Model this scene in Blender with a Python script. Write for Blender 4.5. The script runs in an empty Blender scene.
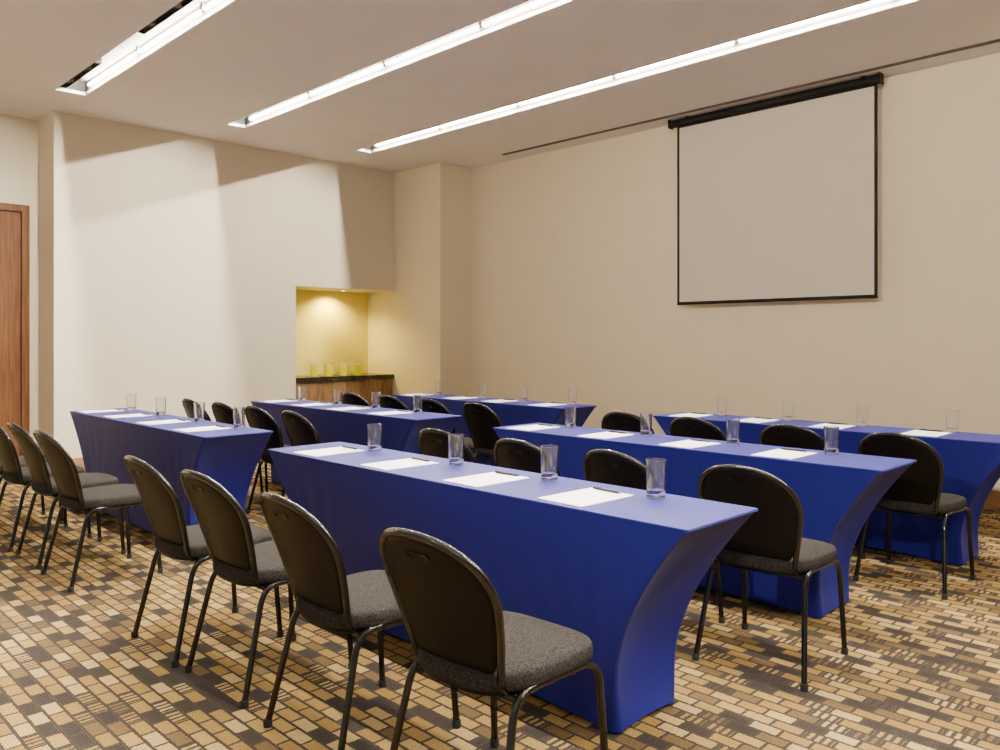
import bpy, math, random
random.seed(7)
SC = bpy.context.scene
COL = SC.collection
PI = math.pi

# ---------------------------------------------------------------- materials
def new_mat(name):
    m = bpy.data.materials.new(name); m.use_nodes = True
    nt = m.node_tree; b = nt.nodes['Principled BSDF']
    return m, nt, b
def setc(b, col, rough=0.5, metal=0.0, spec=0.5):
    b.inputs['Base Color'].default_value = (*col, 1)
    b.inputs['Roughness'].default_value = rough
    b.inputs['Metallic'].default_value = metal
    b.inputs['Specular IOR Level'].default_value = spec
def noisy(name, c1, c2, scale, rough=0.6, metal=0.0, spec=0.4, bump=0.0, stretch=(1,1,1), detail=3):
    m, nt, b = new_mat(name); setc(b, c1, rough, metal, spec)
    tc = nt.nodes.new('ShaderNodeTexCoord'); mp = nt.nodes.new('ShaderNodeMapping')
    mp.inputs['Scale'].default_value = stretch
    n = nt.nodes.new('ShaderNodeTexNoise'); n.inputs['Scale'].default_value = scale; n.inputs['Detail'].default_value = detail
    r = nt.nodes.new('ShaderNodeValToRGB')
    r.color_ramp.elements[0].position = .35; r.color_ramp.elements[1].position = .65
    r.color_ramp.elements[0].color = (*c1, 1); r.color_ramp.elements[1].color = (*c2, 1)
    L = nt.links.new
    L(tc.outputs['Object'], mp.inputs['Vector']); L(mp.outputs['Vector'], n.inputs['Vector'])
    L(n.outputs['Fac'], r.inputs['Fac']); L(r.outputs['Color'], b.inputs['Base Color'])
    if bump:
        bp = nt.nodes.new('ShaderNodeBump'); bp.inputs['Strength'].default_value = bump; bp.inputs['Distance'].default_value = .002
        L(n.outputs['Fac'], bp.inputs['Height']); L(bp.outputs['Normal'], b.inputs['Normal'])
    return m
M = {}
M['wall_right'] = noisy('plaster_warm', (.82,.72,.54), (.84,.74,.56), 3, .85, spec=.2)
M['wall_left'] = noisy('plaster_pale', (.75,.685,.55), (.77,.705,.57), 3, .85, spec=.2)
M['wall_niche'] = noisy('plaster_gold', (.78,.67,.20), (.80,.69,.22), 3, .85, spec=.2)  # yellow downlight glow put into the niche back wall's colour
M['ceiling'] = noisy('ceiling_paint', (.76,.73,.725), (.78,.75,.745), 2, .9, spec=.1)
M['trough'] = noisy('trough_grey', (.06,.058,.056), (.07,.068,.066), 3, .7, spec=.05)
M['ring'] = noisy('ring_white', (.8,.78,.74), (.82,.8,.76), 3, .6)
M['blue'] = noisy('blue_stretch_fabric', (.0085,.0108,.165), (.0091,.0115,.173), 60, .52, spec=.18, bump=.02)
M['blue'].node_tree.nodes['Principled BSDF'].inputs['Sheen Weight'].default_value = .04
M['blue_dark'] = noisy('blue_foot_fabric', (.008,.010,.09), (.010,.013,.10), 60, .7)
M['vinyl'] = noisy('dark_brown_vinyl', (.0055,.0045,.0043), (.0078,.0064,.006), 220, .38, spec=.09, bump=.06)
M['seat'] = noisy('charcoal_seat_fabric', (.012,.011,.011), (.050,.046,.045), 230, .95, spec=.05, bump=.45)
M['frame'] = noisy('black_enamel', (.005,.0047,.0047), (.007,.0066,.0065), 30, .15, metal=.0, spec=.5)
M['rubber'] = noisy('black_rubber', (.01,.01,.01), (.016,.016,.016), 50, .8)
M['slot'] = noisy('black_plastic', (.003,.003,.003), (.004,.004,.004), 50, .4, spec=.15)
M['paper'] = noisy('white_paper', (.92,.92,.92), (.94,.94,.94), 8, .7)
M['pen'] = noisy('pen_black', (.012,.012,.014), (.02,.02,.022), 30, .3)
M['black'] = noisy('matte_black', (.008,.007,.007), (.011,.009,.009), 30, .5, spec=.2)
M['screen'] = noisy('screen_fabric', (.67,.61,.52), (.68,.62,.53), 4, .8, spec=.2)
M['track'] = noisy('track_dark', (.10,.085,.07), (.13,.11,.09), 20, .5)
M['stone'] = noisy('dark_stone', (.010,.008,.007), (.028,.022,.018), 60, .2, spec=.5)
M['wood'] = noisy('walnut_wood', (.15,.080,.034), (.34,.20,.09), 11, .45, stretch=(9,9,.5), detail=6)
M['wood_door'] = noisy('door_wood', (.125,.052,.021), (.22,.098,.040), 5, .5, spec=.25, stretch=(10,10,.5), detail=6)
M['wood_base'] = noisy('baseboard_wood', (.30,.16,.07), (.38,.21,.095), 6, .45, stretch=(.6,.6,12), detail=5)
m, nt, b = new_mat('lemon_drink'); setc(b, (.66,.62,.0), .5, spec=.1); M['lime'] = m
b.inputs['Emission Color'].default_value = (.80,.78,.0,1); b.inputs['Emission Strength'].default_value = .22  # faint glow added to the drink itself to keep it vivid
m, nt, b = new_mat('clear_glass'); setc(b, (1,1,1), .0); b.inputs['Transmission Weight'].default_value = .985; b.inputs['IOR'].default_value = 1.55; M['glass'] = m
def emit(name, col, s):
    m, nt, b = new_mat(name); setc(b, (.8,.8,.8), .5)
    b.inputs['Emission Color'].default_value = (*col, 1); b.inputs['Emission Strength'].default_value = s
    return m
M['tube'] = emit('lamp_tube', (1,.88,.71), 2350)
M['lens'] = emit('downlight_lens', (1,.8,.4), 20)
M['lens_dim'] = emit('spot_lens', (1,.9,.75), 3)

# carpet
def carpet():
    m, nt, b = new_mat('carpet_blocks'); setc(b, (.3,.2,.1), .95, spec=.03)
    L = nt.links.new; N = nt.nodes.new
    tc = N('ShaderNodeTexCoord'); mp = N('ShaderNodeMapping'); mp.inputs['Rotation'].default_value = (0,0,PI/2)
    # slightly wobbly woven edges
    nz = N('ShaderNodeTexNoise'); nz.inputs['Scale'].default_value = 90; nz.inputs['Detail'].default_value = 1
    L(tc.outputs['Object'], nz.inputs['Vector'])
    vs1 = N('ShaderNodeVectorMath'); vs1.operation = 'SUBTRACT'; vs1.inputs[1].default_value = (.5,.5,.5); L(nz.outputs['Color'], vs1.inputs[0])
    vs2 = N('ShaderNodeVectorMath'); vs2.operation = 'SCALE'; vs2.inputs['Scale'].default_value = .008; L(vs1.outputs[0], vs2.inputs[0])
    va = N('ShaderNodeVectorMath'); va.operation = 'ADD'; L(tc.outputs['Object'], va.inputs[0]); L(vs2.outputs[0], va.inputs[1])
    L(va.outputs[0], mp.inputs['Vector'])
    BW, BH = .108, .058
    def brick(ms, shift, w=BW, h=BH):
        v = N('ShaderNodeVectorMath'); v.operation = 'ADD'; v.inputs[1].default_value = shift
        L(mp.outputs['Vector'], v.inputs[0])
        t = N('ShaderNodeTexBrick'); t.offset = .5; t.squash = 1
        t.inputs['Scale'].default_value = 1; t.inputs['Brick Width'].default_value = w; t.inputs['Row Height'].default_value = h
        t.inputs['Mortar Size'].default_value = ms; t.inputs['Mortar Smooth'].default_value = .2
        t.inputs['Color1'].default_value = (0,0,0,1); t.inputs['Color2'].default_value = (1,1,1,1); t.inputs['Mortar'].default_value = (.5,.5,.5,1)
        L(v.outputs[0], t.inputs['Vector']); return t
    t1 = brick(.0062, (0,0,0))
    r = N('ShaderNodeValToRGB'); r.color_ramp.interpolation = 'CONSTANT'
    cr = r.color_ramp; cr.elements[0].position = 0; cr.elements[0].color = (.042,.036,.033,1)
    cr.elements[1].position = .17; cr.elements[1].color = (.135,.092,.044,1)
    for p, c in ((.32,(.255,.165,.055)), (.60,(.315,.215,.078)), (.84,(.39,.285,.125))):
        e = cr.elements.new(p); e.color = (*c, 1)
    L(t1.outputs['Color'], r.inputs['Fac'])
    t2 = brick(0, (BW*40, BH*26, 0))
    gt = N('ShaderNodeMath'); gt.operation = 'GREATER_THAN'; gt.inputs[1].default_value = .84
    L(t2.outputs['Color'], gt.inputs[0])
    wv = N('ShaderNodeTexWave'); wv.inputs['Scale'].default_value = .314/(BW/4.0); wv.inputs['Distortion'].default_value = 0
    wv.bands_direction = 'X'
    L(mp.outputs['Vector'], wv.inputs['Vector'])
    g2 = N('ShaderNodeMath'); g2.operation = 'GREATER_THAN'; g2.inputs[1].default_value = .5; L(wv.outputs['Fac'], g2.inputs[0])
    mu = N('ShaderNodeMath'); mu.operation = 'MULTIPLY'; L(gt.outputs[0], mu.inputs[0]); L(g2.outputs[0], mu.inputs[1])
    m1 = N('ShaderNodeMix'); m1.data_type = 'RGBA'; L(mu.outputs[0], m1.inputs['Factor'])
    L(r.outputs['Color'], m1.inputs['A']); m1.inputs['B'].default_value = (.055,.046,.041,1)
    m2 = N('ShaderNodeMix'); m2.data_type = 'RGBA'; L(t1.outputs['Fac'], m2.inputs['Factor'])
    L(m1.outputs['Result'], m2.inputs['A']); m2.inputs['B'].default_value = (.048,.041,.037,1)
    # yarn ribs running across the blocks + tuft noise
    rb = N('ShaderNodeTexWave'); rb.inputs['Scale'].default_value = .314/.0085; rb.bands_direction = 'Y'; rb.inputs['Distortion'].default_value = .6
    L(mp.outputs['Vector'], rb.inputs['Vector'])
    n = N('ShaderNodeTexNoise'); n.inputs['Scale'].default_value = 200; n.inputs['Detail'].default_value = 3
    L(tc.outputs['Object'], n.inputs['Vector'])
    ad = N('ShaderNodeMath'); ad.operation = 'MULTIPLY_ADD'; ad.inputs[1].default_value = .25
    L(rb.outputs['Fac'], ad.inputs[0]); L(n.outputs['Fac'], ad.inputs[2])
    mr = N('ShaderNodeMapRange'); mr.inputs['From Min'].default_value = .35; mr.inputs['From Max'].default_value = .9
    mr.inputs['To Min'].default_value = .50; mr.inputs['To Max'].default_value = 1.4
    L(ad.outputs[0], mr.inputs['Value'])
    m3 = N('ShaderNodeMix'); m3.data_type = 'RGBA'; m3.blend_type = 'MULTIPLY'; m3.inputs['Factor'].default_value = 1
    L(m2.outputs['Result'], m3.inputs['A']); L(mr.outputs['Result'], m3.inputs['B'])
    L(m3.outputs['Result'], b.inputs['Base Color'])
    bp = N('ShaderNodeBump'); bp.inputs['Strength'].default_value = .7; bp.inputs['Distance'].default_value = .004
    L(ad.outputs[0], bp.inputs['Height']); L(bp.outputs['Normal'], b.inputs['Normal'])
    return m
M['carpet'] = carpet()

# ---------------------------------------------------------------- mesh builder
def vadd(a, b): return (a[0]+b[0], a[1]+b[1], a[2]+b[2])
def vsub(a, b): return (a[0]-b[0], a[1]-b[1], a[2]-b[2])
def vmul(a, k): return (a[0]*k, a[1]*k, a[2]*k)
def vlen(a): return math.sqrt(a[0]**2+a[1]**2+a[2]**2)
def vnorm(a):
    l = vlen(a) or 1; return (a[0]/l, a[1]/l, a[2]/l)
def cross(a, b): return (a[1]*b[2]-a[2]*b[1], a[2]*b[0]-a[0]*b[2], a[0]*b[1]-a[1]*b[0])
def dot(a, b): return a[0]*b[0]+a[1]*b[1]+a[2]*b[2]
def fillet(pts, r, k=6):
    out = [pts[0]]
    for i in range(1, len(pts)-1):
        p, a, b = pts[i], pts[i-1], pts[i+1]
        da, db = vsub(a, p), vsub(b, p)
        ra = min(r, vlen(da)*.48); rb = min(r, vlen(db)*.48)
        A = vadd(p, vmul(vnorm(da), ra)); B = vadd(p, vmul(vnorm(db), rb))
        for j in range(k+1):
            t = j/k
            out.append(tuple((1-t)**2*A[c]+2*t*(1-t)*p[c]+t*t*B[c] for c in range(3)))
    out.append(pts[-1]); return out
class MB:
    def __init__(s): s.v = []; s.f = []
    def box(s, x0, x1, y0, y1, z0, z1):
        i = len(s.v)
        s.v += [(x0,y0,z0),(x1,y0,z0),(x1,y1,z0),(x0,y1,z0),(x0,y0,z1),(x1,y0,z1),(x1,y1,z1),(x0,y1,z1)]
        s.f += [tuple(i+k for k in q) for q in ((3,2,1,0),(4,5,6,7),(0,1,5,4),(1,2,6,5),(2,3,7,6),(3,0,4,7))]
        return s
    def tube(s, path, r, n=10):
        rs = r if isinstance(r, list) else [r]*len(path)
        t0 = vnorm(vsub(path[1], path[0]))
        up = (0,0,1) if abs(t0[2]) < .9 else (1,0,0)
        u = vnorm(cross(up, t0)); base = len(s.v)
        for i, p in enumerate(path):
            if i == 0: t = t0
            elif i == len(path)-1: t = vnorm(vsub(path[i], path[i-1]))
            else: t = vnorm(vsub(path[i+1], path[i-1]))
            u = vnorm(vsub(u, vmul(t, dot(u, t)))); w = cross(t, u)
            for k in range(n):
                a = 2*PI*k/n
                s.v.append(vadd(p, vadd(vmul(u, rs[i]*math.cos(a)), vmul(w, rs[i]*math.sin(a)))))
        for i in range(len(path)-1):
            for k in range(n):
                a = base+i*n+k; b = base+i*n+(k+1)%n
                s.f.append((a, b, b+n, a+n))
        s.f.append(tuple(base+k for k in range(n))[::-1])
        e = base+(len(path)-1)*n; s.f.append(tuple(e+k for k in range(n)))
        return s
    def lathe(s, prof, n=24, c=(0,0,0)):
        base = len(s.v); rings = []
        for (r, z) in prof:
            if r < 1e-6:
                rings.append([len(s.v)]); s.v.append((c[0], c[1], c[2]+z))
            else:
                rings.append(list(range(len(s.v), len(s.v)+n)))
                for k in range(n):
                    a = 2*PI*k/n; s.v.append((c[0]+r*math.cos(a), c[1]+r*math.sin(a), c[2]+z))
        s.join(rings, n); return s
    def join(s, rings, n):
        for A, B in zip(rings, rings[1:]):
            for k in range(n):
                k2 = (k+1) % n
                if len(A) == 1 and len(B) == 1: continue
                if len(A) == 1: s.f.append((A[0], B[k2], B[k]))
                elif len(B) == 1: s.f.append((A[k], A[k2], B[0]))
                else: s.f.append((A[k], A[k2], B[k2], B[k]))
    def pad(s, outline, prof, mp):
        n = len(outline); ca = sum(p[0] for p in outline)/n; cb = sum(p[1] for p in outline)/n
        rings = []
        for (sc, h) in prof:
            if sc < 1e-6:
                rings.append([len(s.v)]); s.v.append(mp(ca, cb, h))
            else:
                rings.append(list(range(len(s.v), len(s.v)+n)))
                for (a, b) in outline: s.v.append(mp(ca+(a-ca)*sc, cb+(b-cb)*sc, h))
        s.join(rings, n); return s
    def build(s, name, mat, parent=None, smooth=True, angle=40):
        me = bpy.data.meshes.new(name); me.from_pydata(s.v, [], s.f); me.update()
        import bmesh
        bm = bmesh.new(); bm.from_mesh(me); bmesh.ops.recalc_face_normals(bm, faces=bm.faces); bm.to_mesh(me); bm.free()
        me.materials.append(mat)
        if smooth:
            for p in me.polygons: p.use_smooth = True
            me.set_sharp_from_angle(angle=math.radians(angle))
        o = bpy.data.objects.new(name, me); COL.objects.link(o)
        if parent: o.parent = parent
        return o
def tag(o, label=None, cat=None, group=None, kind=None):
    if label: o['label'] = label
    if cat: o['category'] = cat
    if group: o['group'] = group
    if kind: o['kind'] = kind
    return o
def empty(name, loc=(0,0,0), rz=0):
    o = bpy.data.objects.new(name, None); COL.objects.link(o); o.location = loc; o.rotation_euler = (0,0,rz)
    o.empty_display_size = .1; return o
def copy_tree(o, parent=None):
    c = o.copy(); COL.objects.link(c); c.parent = parent
    for ch in list(o.children): copy_tree(ch, c)
    return c
def struct(name, mb, mat, smooth=False):
    return tag(mb.build(name, mat, smooth=smooth), kind='structure')

# ---------------------------------------------------------------- room
C = 3.62; XW = 7.3; YL = 8.8; YR = 9.3; X0 = -2.2; Y0 = -3.0
struct('floor', MB().box(X0, XW+.1, Y0, 9.6, -.05, 0), M['carpet'])
slots = [(-.76,.20), (.88,.20), (2.55,.25), (4.16,.20), (5.81,.20)]; YE = 8.05
cb = MB(); xs = X0
for xr, SW in slots:
    cb.box(xs, xr-SW, Y0, YE, C, C+.03); xs = xr
cb.box(xs, XW+.1, Y0, YE, C, C+.03); cb.box(X0, XW+.1, YE, 9.6, C, C+.03)
struct('ceiling', cb, M['ceiling'])
struct('wall_right', MB().box(XW, XW+.1, Y0, 7.83, 0, C), M['wall_right'])
struct('wall_corner', MB().box(6.74, XW+.1, 7.83, 9.6, 0, C), M['wall_right'])
wl = MB().box(2.5, 5.22, YL, 9.6, 0, C).box(5.22, 6.74, YL, 9.6, 2.0, C)
struct('wall_left', wl, M['wall_left'])
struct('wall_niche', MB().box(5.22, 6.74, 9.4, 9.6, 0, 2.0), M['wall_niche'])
wd = MB().box(X0, 1.33, YR, 9.6, 0, C).box(1.33, 2.41, YR, 9.6, 2.72, C).box(2.41, 2.5, YR, 9.6, 0, C)
struct('wall_door', wd, M['wall_left'])
struct('trim_1', MB().box(1.33, 1.40, YR-.015, YR+.06, 0, 2.72).box(2.34, 2.41, YR-.015, YR+.06, 0, 2.72).box(1.40, 2.34, YR-.015, YR+.06, 2.65, 2.72), M['wood_door'])
dl = MB()
for (a, b_) in ((1.405, 1.865), (1.875, 2.335)): dl.box(a, b_, YR+.02, YR+.06, .005, 2.645)
d1 = struct('door_1', dl, M['wood_door'])
hb = MB()
for sx in (1.82, 1.92): hb.tube(fillet([(sx,YR+.02,.95),(sx,YR-.04,.95),(sx,YR-.04,1.25),(sx,YR+.02,1.25)], .03), .009)
hb.build('door_handle', M['track'], d1)
struct('baseboard_right', MB().box(XW-.015, XW, Y0, 7.83, 0, .13), M['wood_base'])
struct('baseboard_corner', MB().box(6.725, XW-.015, 7.815, 7.83, 0, .13).box(6.725, 6.74, 7.83, YL, 0, .13), M['wood_base'])
struct('baseboard_left', MB().box(2.485, 5.22, YL-.015, YL, 0, .13).box(2.485, 2.5, YL, YR-.016, 0, .13), M['wood_base'])

# ceiling strip lights, the first two added unseen to light floor and near chairs
pos_words = ['recessed linear ceiling light behind the viewer, out of frame', 'recessed linear ceiling light above the viewer, just out of frame',
             'recessed linear ceiling light, leftmost and shortest in view', 'recessed linear ceiling light, middle one of the three in view',
             'recessed linear ceiling light, longest one, nearest the projection screen']
for (xr, SW), words in zip(slots, pos_words):
    r = empty('linear_ceiling_light', (xr, 0, C))
    tag(r, words, 'ceiling light', 'recessed strip lights in the ceiling')
    t = .01; h0 = .0301; h1 = .125
    MB().box(-SW-t, -SW, Y0, YE+t, h0, h1).box(0, t, Y0, YE+t, h0, h1).box(-SW, 0, YE, YE+t, h0, h1).box(-SW-t, t, Y0, YE+t, h1, h1+t).build('housing', M['trough'], r, False)
    y = YE-.12; k = 0
    while y-1.17 > Y0:
        MB().tube([(-.007, y, .075), (-.007, y-1.15, .075)], .0045, 8).build('lamp_tube', M['tube'], r)
        MB().box(-.016, -.001, y-1.195, y-1.155, .06, .1249).build('lamp_holder', M['trough'], r, False)
        y -= 1.2
    if SW > .22:
        # dark spot trays sit inside the wider leftmost slot
        for yy in (7.12, 5.30, 3.5):
            X = -.206
            fr = MB().box(X-.043,X-.040,yy,yy+.9,.030,.1249).box(X+.040,X+.043,yy,yy+.9,.030,.1249).box(X-.040,X+.040,yy,yy+.004,.030,.1249).box(X-.040,X+.040,yy+.896,yy+.9,.030,.1249).box(X-.040,X+.040,yy+.004,yy+.896,.060,.064).build('spot_tray', M['black'], r, False)
            for yq in (.22, .68):
                MB().lathe([(.022,.0599),(.034,.0599),(.034,.030),(.029,.030),(.022,.052),(.022,.0599)], 20, (X,yy+yq,0)).build('spot_ring', M['track'], fr)
                MB().lathe([(0,.0585),(.0215,.0585),(.0215,.054),(0,.054)], 20, (X,yy+yq,0)).build('spot_lens', M['lens_dim'], fr)
tr = MB().box(6.98, 6.987, Y0, 6.95, C-.012, C-.0005).box(7.013, 7.02, Y0, 6.95, C-.012, C-.0005).box(6.987, 7.013, Y0, 6.95, C-.004, C-.0005).build('ceiling_track', M['track'], None, False)
tag(tr, 'thin dark linear track on the ceiling running above the projection screen', 'ceiling track')

# unseen fill spots added behind the viewer to brighten the screen wall
from mathutils import Vector
for (p, tgt, en, w_) in (((-1.9,-1.2,3.45), (7.3,2.6,1.7), 850, 'right'), ((-1.9,1.6,3.45), (7.3,1.6,1.7), 850, 'left')):
    e = empty('ceiling_spotlight', p)
    d = (Vector(tgt)-Vector(p)).normalized()
    e.rotation_euler = d.to_track_quat('-Z', 'Y').to_euler()
    tag(e, 'small ceiling spotlight behind the viewer, out of frame on the %s' % w_, 'spotlight', 'spotlights behind the viewer')
    MB().lathe([(0,.14),(.05,.14),(.055,.13),(.055,-.02),(.050,-.02),(.050,.02),(0,.02)]).build('lamp_body', M['ring'], e)
    R = e.rotation_euler.to_matrix(); top = R.inverted() @ Vector((0,0,.168)); bot = Vector((0,0,.10))
    MB().tube([tuple(bot), tuple(top)], .012, 8).build('ceiling_stem', M['ring'], e)
    la = bpy.data.lights.new('spot', 'SPOT'); la.energy = en; la.color = (1,.89,.73); la.spot_size = math.radians(64); la.spot_blend = .7; la.shadow_soft_size = .05
    lo = bpy.data.objects.new('spot', la); COL.objects.link(lo); lo.parent = e; lo.location = (0,0,-.03)

# projection screen
ps = empty('projection_screen', (7.15, 3.56, C))
tag(ps, 'pull-down projection screen with black casing and border on the right wall', 'projection screen')
zb = 1.70 - C
MB().tube([(0,-1.02,-.050),(0,1.07,-.050)], .040, 16).build('casing', M['black'], ps)
MB().box(-.042, .042, -1.032, -1.02, -.092, -.006).box(-.042, .042, 1.07, 1.082, -.092, -.006).build('end_cap', M['black'], ps, False)
MB().box(-.01,.1499,-.9,-.86,-.014,-.001).box(-.01,.1499,.86,.9,-.014,-.001).build('bracket', M['black'], ps, False)
MB().box(-.002, .002, -.968, .968, zb+.022, -.105).build('screen_surface', M['screen'], ps, False)
MB().box(-.003, .003, -.995, -.968, zb, -.08).box(-.003, .003, .968, .995, zb, -.08).box(-.003, .003, -.968, .968, zb, zb+.022).box(-.003, .003, -.968, .968, -.105, -.08).build('border', M['black'], ps, False)
MB().tube([(0,-.995,zb-.002),(0,.995,zb-.002)], .008, 10).build('bottom_bar', M['black'], ps)

# niche : cabinet, worktop, downlight, drinks
cab = empty('buffet_cabinet', (5.98, 9.1, 0))
tag(cab, 'walnut cabinet with plain doors built into the lit wall niche', 'cabinet')
MB().box(-.755, .755, -.26, .295, .08, .80).box(-.75, .75, -.2, .295, 0, .08).build('body', M['wood'], cab, False)
for i in range(4):
    x = -.75+i*.376
    MB().box(x+.003, x+.371, -.28, -.2605, .09, .795).build('door', M['wood'], cab, False)
ct = MB().box(5.222, 6.738, 8.79, 9.398, .8005, .86).build('countertop', M['stone'], None, False)
tag(ct, 'dark polished stone countertop in the lit wall niche', 'countertop')
dlg = empty('recessed_downlight', (6.15, 9.15, 2.0))
tag(dlg, 'small round recessed downlight in the top of the wall niche', 'downlight')
MB().lathe([(.03,-.001),(.045,-.001),(.045,-.006),(.03,-.006),(.03,-.001)]).build('trim_ring', M['ring'], dlg)
MB().lathe([(0,-.002),(.029,-.002),(.029,-.004),(0,-.004)]).build('lens', M['lens'], dlg)
la = bpy.data.lights.new('niche_spot', 'SPOT'); la.energy = 100; la.color = (1,.76,.14); la.spot_size = 2.6; la.spot_blend = .8; la.shadow_soft_size = .03
lo = bpy.data.objects.new('niche_spot', la); COL.objects.link(lo); lo.parent = dlg; lo.location = (-.1,.05,-.02)

def glass_profile(r0, r1, h, wall=.0022, base=.016):
    return [(0,0),(r0-.003,0),(r0,.003),(r1,h-.001),(r1-wall/2,h),(r1-wall,h-.001),(r0-wall,base+.003),(r0-wall-.004,base),(0,base)]
ordn = ['leftmost', 'second from left', 'third from left', 'rightmost']
pg = None
for i, x in enumerate((5.53, 5.74, 5.97, 6.19)):
    if pg is None:
        g = empty('drink_glass')
        r0, r1, h = .048, .056, .18
        rm = r0+(r1-r0)*.8; hm = h*.8
        MB().lathe([(rm,hm),(r1,h-.001),(r1-.001,h),(r1-.002,h-.001),(rm-.002,hm),(rm,hm)]).build('glass_rim', M['glass'], g)
        MB().lathe([(0,0),(r0-.003,0),(r0,.003),(rm,hm-.001),(rm-.004,hm-.001),(0,hm-.001)]).build('drink', M['lime'], g); pg = g
    else: g = copy_tree(pg)
    g.location = (x, 8.88, .861)
    tag(g, 'glass of lime yellow drink on the niche counter, %s of four' % ordn[i], 'drink', 'lime yellow drinks on the niche counter')
pg = None
for i, x in enumerate((5.59, 5.80, 6.03, 6.25)):
    if pg is None:
        g = MB().lathe(glass_profile(.036,.042,.20)).build('clear_tumbler', M['glass']); pg = g
    else: g = copy_tree(pg)
    g.location = (x, 9.10, .861)
    tag(g, 'empty clear glass behind the lime yellow drinks on the niche counter, %s' % ordn[i], 'glass', 'empty glasses on the niche counter')

# ---------------------------------------------------------------- tables
TW = .45; TH = .75
def ring(a, b, rc, nl=56, ns=16, nc=5):
    P = []
    def seg(p, q, n):
        for i in range(n): P.append((p[0]+(q[0]-p[0])*i/n, p[1]+(q[1]-p[1])*i/n))
    def arc(cx, cy, a0):
        for i in range(nc): 
            t = a0+PI/2*i/nc; P.append((cx+rc*math.cos(t), cy+rc*math.sin(t)))
    seg((a,-b+rc),(a,b-rc),nl); arc(a-rc,b-rc,0)
    seg((a-rc,b),(-a+rc,b),ns); arc(-a+rc,b-rc,PI/2)
    seg((-a,b-rc),(-a,-b+rc),nl); arc(-a+rc,-b+rc,PI)
    seg((-a+rc,-b),(a-rc,-b),ns); arc(a-rc,-b+rc,3*PI/2)
    return P
def make_table(L, name='conference_table'):
    root = empty(name); hw, hl = TW/2, L/2
    s = MB(); rings = []; K = 30
    for k in range(K+1):
        t = k/K
        e = .295*(1-max(0, 1-t/.80)**1.75); w = .045*t
        a = hw-w; b = hl-e; rc = .006+.020*min(1, t*1.4)
        R = []
        for (x, y) in ring(a, b, rc):
            fx = max(0, 1-(x/a)**2); fy = max(0, 1-(y/b)**2)
            es = .060*math.sin(PI*min(1,t*1.0))**.8*fx if abs(y) > b-.1 else 0
            ss = .022*math.sin(PI*t)*min(1, fy*4)
            endness = max(0, min(1, (abs(y)-(b-.12))/.12))
            xx = x - math.copysign(ss, x)*(abs(x)/a); yy = y - math.copysign(es*endness, y)
            d = b-abs(y)
            # tension folds fanning out from the foot up the long side
            wr = .010*math.sin(17*math.atan2(d+.02, (1-t)*.75+.05))*math.exp(-(d/.45)**2)*math.sin(PI*min(1,t*1.05))*min(1,d/.05)
            xx += math.copysign(wr, x)*(1-endness*.5)
            lift = (.016*min(1,fy*1.6) + .014*fx*endness)*t**5
            R.append(len(s.v)); s.v.append((xx, yy, (TH-.006)*(1-t)+.006+lift))
        rings.append(R)
    s.join(rings, len(rings[0]))
    s.build('stretch_skirt', M['blue'], root, angle=60)
    o = ring(hw+.002, hl+.002, .010)
    MB().pad(o, [(0,TH-.010),(.9,TH-.010),(.998,TH-.010),(1,TH-.006),(.9985,TH-.001),(.996,TH),(.9,TH),(0,TH)], lambda a,b,h:(a,b,h)).build('table_top', M['blue'], root)
    for sx in (-1,1):
        for sy in (-1,1):
            MB().lathe([(0,0),(.030,0),(.032,.004),(.028,.016),(0,.016)], 16, (sx*(hw-.082), sy*(hl-.335), 0)).build('foot_pocket', M['blue_dark'], root)
    return root
tables = {
 'front right': (2.355, 1.32, 3.88, 'largest blue table in a stretch cover, nearest, front row right of aisle'),
 'middle right': (3.935, 1.31, 3.78, 'blue stretch-covered table in the middle row, right of the aisle'),
 'back right': (5.40, 1.10, 3.52, 'blue stretch-covered table in the back row, cut by the right frame edge'),
 'front left': (2.355, 4.62, 7.10, 'blue stretch-covered table in the front row, leftmost beside the pale wall'),
 'middle left': (3.91, 4.55, 7.03, 'blue stretch-covered table in the middle row, left of the aisle'),
 'back left': (5.39, 4.40, 6.80, 'blue stretch-covered table in the back row, left of the aisle'),
}
for k, (x, y0, y1, lab) in tables.items():
    t = make_table(y1-y0); t.location = (x, (y0+y1)/2, 0)
    tag(t, lab, 'table', 'blue stretch-covered conference tables')

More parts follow.
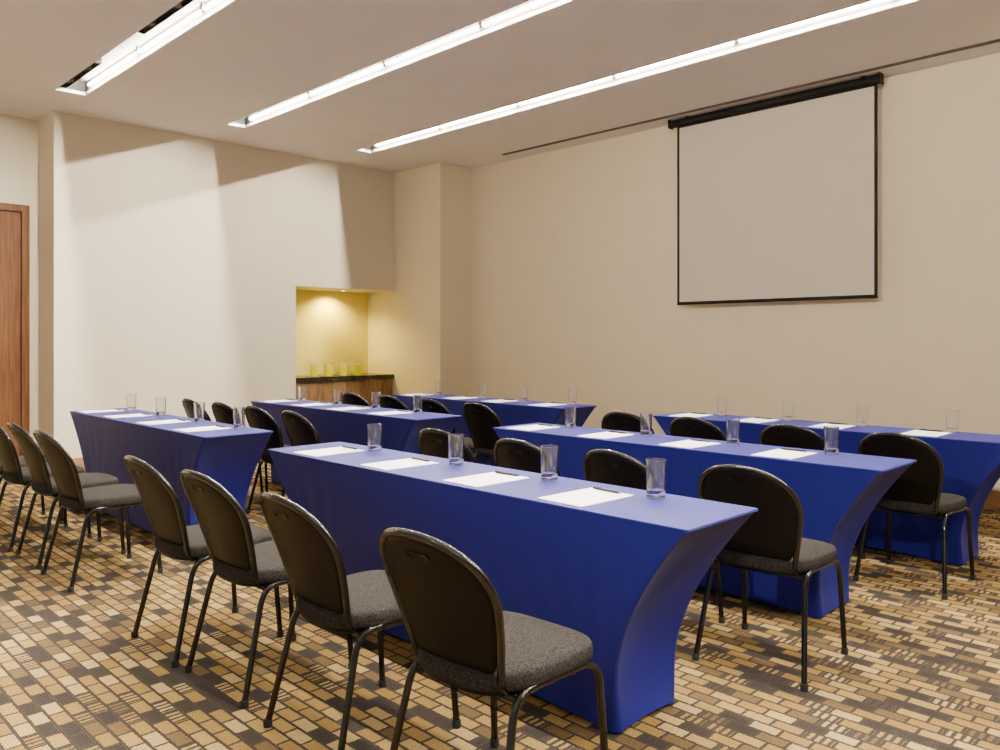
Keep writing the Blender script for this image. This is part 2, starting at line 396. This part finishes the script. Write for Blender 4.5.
# ---------------------------------------------------------------- chair
def make_chair():
    root = empty('banquet_chair')
    out = []
    N = 48
    for i in range(N):
        t = 2*PI*i/N; c, s_ = math.cos(t), math.sin(t)
        ex = 2/4.0 if c > 0 else 2/3.0
        x = .224*math.copysign(abs(c)**ex, c); y = .214*math.copysign(abs(s_)**ex, s_)
        y *= 1+.07*(x/.224)
        out.append((x+.030, y))
    MB().pad(out, [(0,.434),(.90,.434),(.975,.437),(.997,.445),(1,.458),(.994,.474),(.970,.483),(.91,.488),(.7,.491),(.3,.493),(0,.493)], lambda a,b,h:(a,b,h-.022)).build('seat', M['seat'], root, angle=80)
    MB().pad(out, [(0,.396),(.86,.396),(.93,.400),(.93,.4115),(0,.4115)], lambda a,b,h:(a,b,h)).build('seat_pan', M['slot'], root)
    # closed back outline: flat narrow bottom, straight sides widening upward, arched top
    ob = []; VT = .417; VS = .225; HW = .205; HB = .160
    for i in range(25):
        t = PI*i/24; c, s_ = math.cos(t), math.sin(t); ex = 2/2.15
        ob.append((HW*math.copysign(abs(c)**ex, c), VS+(VT-VS)*abs(s_)**ex))
    def side(v):
        k = (VS-v)/VS; return HW-(HW-HB)*k**1.25
    vs = [VS*(1-j/8) for j in range(1, 8)]
    lft = [(-side(v), v) for v in vs] 
    bot = [(-side(0)+.004, .010), (-side(0)+.014, .001)] + [(-HB+.03+(2*HB-.06)*j/6, 0) for j in range(7)] + [(side(0)-.014, .001), (side(0)-.004, .010)]
    rgt = [(side(v), v) for v in reversed(vs)]
    ob = ob + lft + bot + rgt
    D = (-.365, .931); Nn = (.931, .365)
    def bm_(u, v, h):
        v2 = v-.012; h2 = h+.7*u*u-.012
        bend = -.25*(v-.2)**2 
        return (-.150+D[0]*v2+Nn[0]*(h2+bend), u, .465+D[1]*v2+Nn[1]*(h2+bend))
    MB().pad(ob, [(0,-.005),(.6,-.005),(.88,-.005),(.945,-.004),(.955,0),(.94,.005),(.90,.010),(.7,.014),(.35,.016),(0,.017)], bm_).build('backrest', M['vinyl'], root, angle=80)
    path = [(-.112, .160, .405), bm_(.158, -.02, 0)] + [bm_(u, v, 0) for (u, v) in rgt[1:]+ob[:25]+lft[:-1]] + [bm_(-.158, -.02, 0), (-.112, -.160, .405)]
    MB().tube(path, .0115, 12).build('back_frame', M['frame'], root, angle=80)
    def stad(hw, hh, n=8):
        P = []
        for sgn, a0 in ((1,-PI/2),(-1,PI/2)):
            for i in range(n+1):
                t = a0+PI*i/n; P.append((sgn*(hw-hh)+hh*math.cos(t), .352+hh*math.sin(t)))
        return P
    MB().pad(stad(.046,.012), [(0,-.0055),(.7,-.0055),(.8,-.008),(.97,-.0085),(1,-.005),(1,.012),(.97,.0145),(.8,.015),(0,.015)], bm_).build('hand_slot', M['slot'], root)  # raised black pad; the recess's shade is put into its colour
    for sy in (-1, 1):
        f = fillet([(.247, sy*.222, .012), (.218, sy*.208, .410), (.0, sy*.192, .410)], .075)
        lf = MB().tube(f, .0115, 10).build('leg', M['frame'], root, angle=80)
        MB().lathe([(0,0),(.015,0),(.0155,.022),(.0125,.027),(0,.027)], 12, (.247, sy*.222, 0)).build('foot_cap', M['rubber'], lf)
        rr = fillet([(-.225, sy*.225, .012), (-.130, sy*.192, .410), (.0, sy*.192, .410)], .075)
        lr = MB().tube(rr, .0115, 10).build('leg', M['frame'], root, angle=80)
        MB().lathe([(0,0),(.015,0),(.0155,.022),(.0125,.027),(0,.027)], 12, (-.225, sy*.225, 0)).build('foot_cap', M['rubber'], lr)
    MB().tube([(-.12,-.19,.398),(-.12,.19,.398)], .009, 8).build('cross_bar', M['frame'], root)
    MB().tube([(.12,-.197,.398),(.12,.197,.398)], .009, 8).build('cross_bar', M['frame'], root)
    return root
ORD = ['rightmost', 'second from right', 'third from right', 'leftmost']
chairs = {
 'front right': (1.61, (1.63, 2.28, 2.93, 3.46)),
 'middle right': (3.17, (1.57, 2.16, 2.75, 3.38)),
 'back right': (4.76, (1.51, 2.10, 2.72, 3.29)),
 'front left': (1.61, (4.82, 5.40, 5.97, 6.54)),
 'middle left': (3.19, (4.93, 5.49, 6.02, 6.56)),
 'back left': (4.60, (4.58, 5.14, 5.72, 6.28)),
}
proto = None
rots = [3,-2,1,-1,4,-3,0,2,-1,1,-2,3,1,-1,2,0,-2,1,2,-1,-3,1,0,2]
q = 0
for k, (x, ys) in chairs.items():
    for i, y in enumerate(ys):
        if proto is None: proto = make_chair(); c = proto
        else: c = copy_tree(proto)
        c.location = (x+random.uniform(-.015,.015), y, 0); c.rotation_euler = (0,0,math.radians(rots[q])); q += 1
        tag(c, 'dark round-backed stacking chair, %s of four at the %s blue table' % (ORD[i], k), 'chair', 'banquet chairs at the %s table' % k)

# ---------------------------------------------------------------- things on tables
glasses = {
 'front right': (2.50, (1.684, 2.21, 2.79, 3.43)), 'middle right': (4.08, (1.69, 2.24, 2.82, 3.42)),
 'back right': (5.55, (1.54, 2.09, 2.61, 3.14)), 'front left': (2.50, (4.92, 5.51, 6.18, 6.77)),
 'middle left': (4.06, (4.99, 5.55, 6.12, 6.73)), 'back left': (5.54, (4.62, 5.22, 5.78, 6.46)),
}
papers = {
 'front right': (2.31, (1.86, 2.39, 2.97, 3.56)), 'middle right': (3.89, (1.85, 2.40, 2.98, 3.58)),
 'back right': (5.37, (1.64, 2.22, 2.77, 3.30)), 'front left': (2.31, (5.05, 5.66, 6.32, 6.90)),
 'middle left': (3.87, (5.10, 5.68, 6.25, 6.84)), 'back left': (5.36, (4.76, 5.36, 5.92, 6.60)),
}
pg = pp = pn = None
for k, (x, ys) in glasses.items():
    for i, y in enumerate(ys):
        if pg is None: g = MB().lathe(glass_profile(.034,.038,.138,.0026,.024), 28).build('drinking_glass', M['glass']); pg = g
        else: g = copy_tree(pg)
        g.location = (x, y, TH+.0005)
        tag(g, 'clear straight drinking glass, %s of four on the %s blue table' % (ORD[i], k), 'glass', 'drinking glasses on the %s table' % k)
for k, (x, ys) in papers.items():
    for i, y in enumerate(ys):
        if pp is None: p = MB().box(-.1485,.1485,-.105,.105,0,.003).build('notepad', M['paper'], None, False); pp = p
        else: p = copy_tree(pp)
        a = math.radians(random.uniform(-3,3)); p.location = (x, y, TH+.0005); p.rotation_euler = (0,0,a)
        tag(p, 'white paper notepad, %s of four on the %s blue table' % (ORD[i], k), 'notepad', 'notepads on the %s table' % k)
        if pn is None:
            n = empty('pen')
            MB().tube([(0,-.07,.005),(0,-.062,.005),(0,.055,.005),(0,.065,.005)], [.0035,.005,.005,.0035], 10).build('barrel', M['pen'], n)
            MB().tube([(0,-.078,.005),(0,-.0705,.005)], [.001,.003], 8).build('tip', M['track'], n)
            MB().box(-.0012,.0012,.02,.062,.0102,.0115).build('clip', M['pen'], n, False); pn = n
        else: n = copy_tree(pn)
        n.location = (x+.128, y+.01, TH+.004); n.rotation_euler = (0,0,a+math.radians(random.uniform(-5,5)))
        tag(n, 'black pen on the notepad, %s of four on the %s blue table' % (ORD[i], k), 'pen', 'pens on the %s table' % k)

# ---------------------------------------------------------------- world + camera
w = bpy.data.worlds.new('World'); SC.world = w; w.use_nodes = True
wn = w.node_tree; bg = wn.nodes['Background']; bg.inputs['Color'].default_value = (1,.93,.84,1)
wt = wn.nodes.new('ShaderNodeTexCoord'); sp = wn.nodes.new('ShaderNodeSeparateXYZ'); wr_ = wn.nodes.new('ShaderNodeMapRange')
wr_.inputs['From Min'].default_value = -.9; wr_.inputs['From Max'].default_value = .1
wr_.inputs['To Min'].default_value = .7; wr_.inputs['To Max'].default_value = .08
wn.links.new(wt.outputs['Generated'], sp.inputs[0]); wn.links.new(sp.outputs['X'], wr_.inputs['Value']); wn.links.new(wr_.outputs['Result'], bg.inputs['Strength'])
cam = bpy.data.cameras.new('Camera'); co = bpy.data.objects.new('Camera', cam); COL.objects.link(co)
co.location = (0,0,1.33); co.rotation_euler = (PI/2, 0, -PI/4)
cam.lens = 28.8; cam.sensor_width = 36; cam.shift_y = -.035; cam.clip_start = .05
SC.camera = co
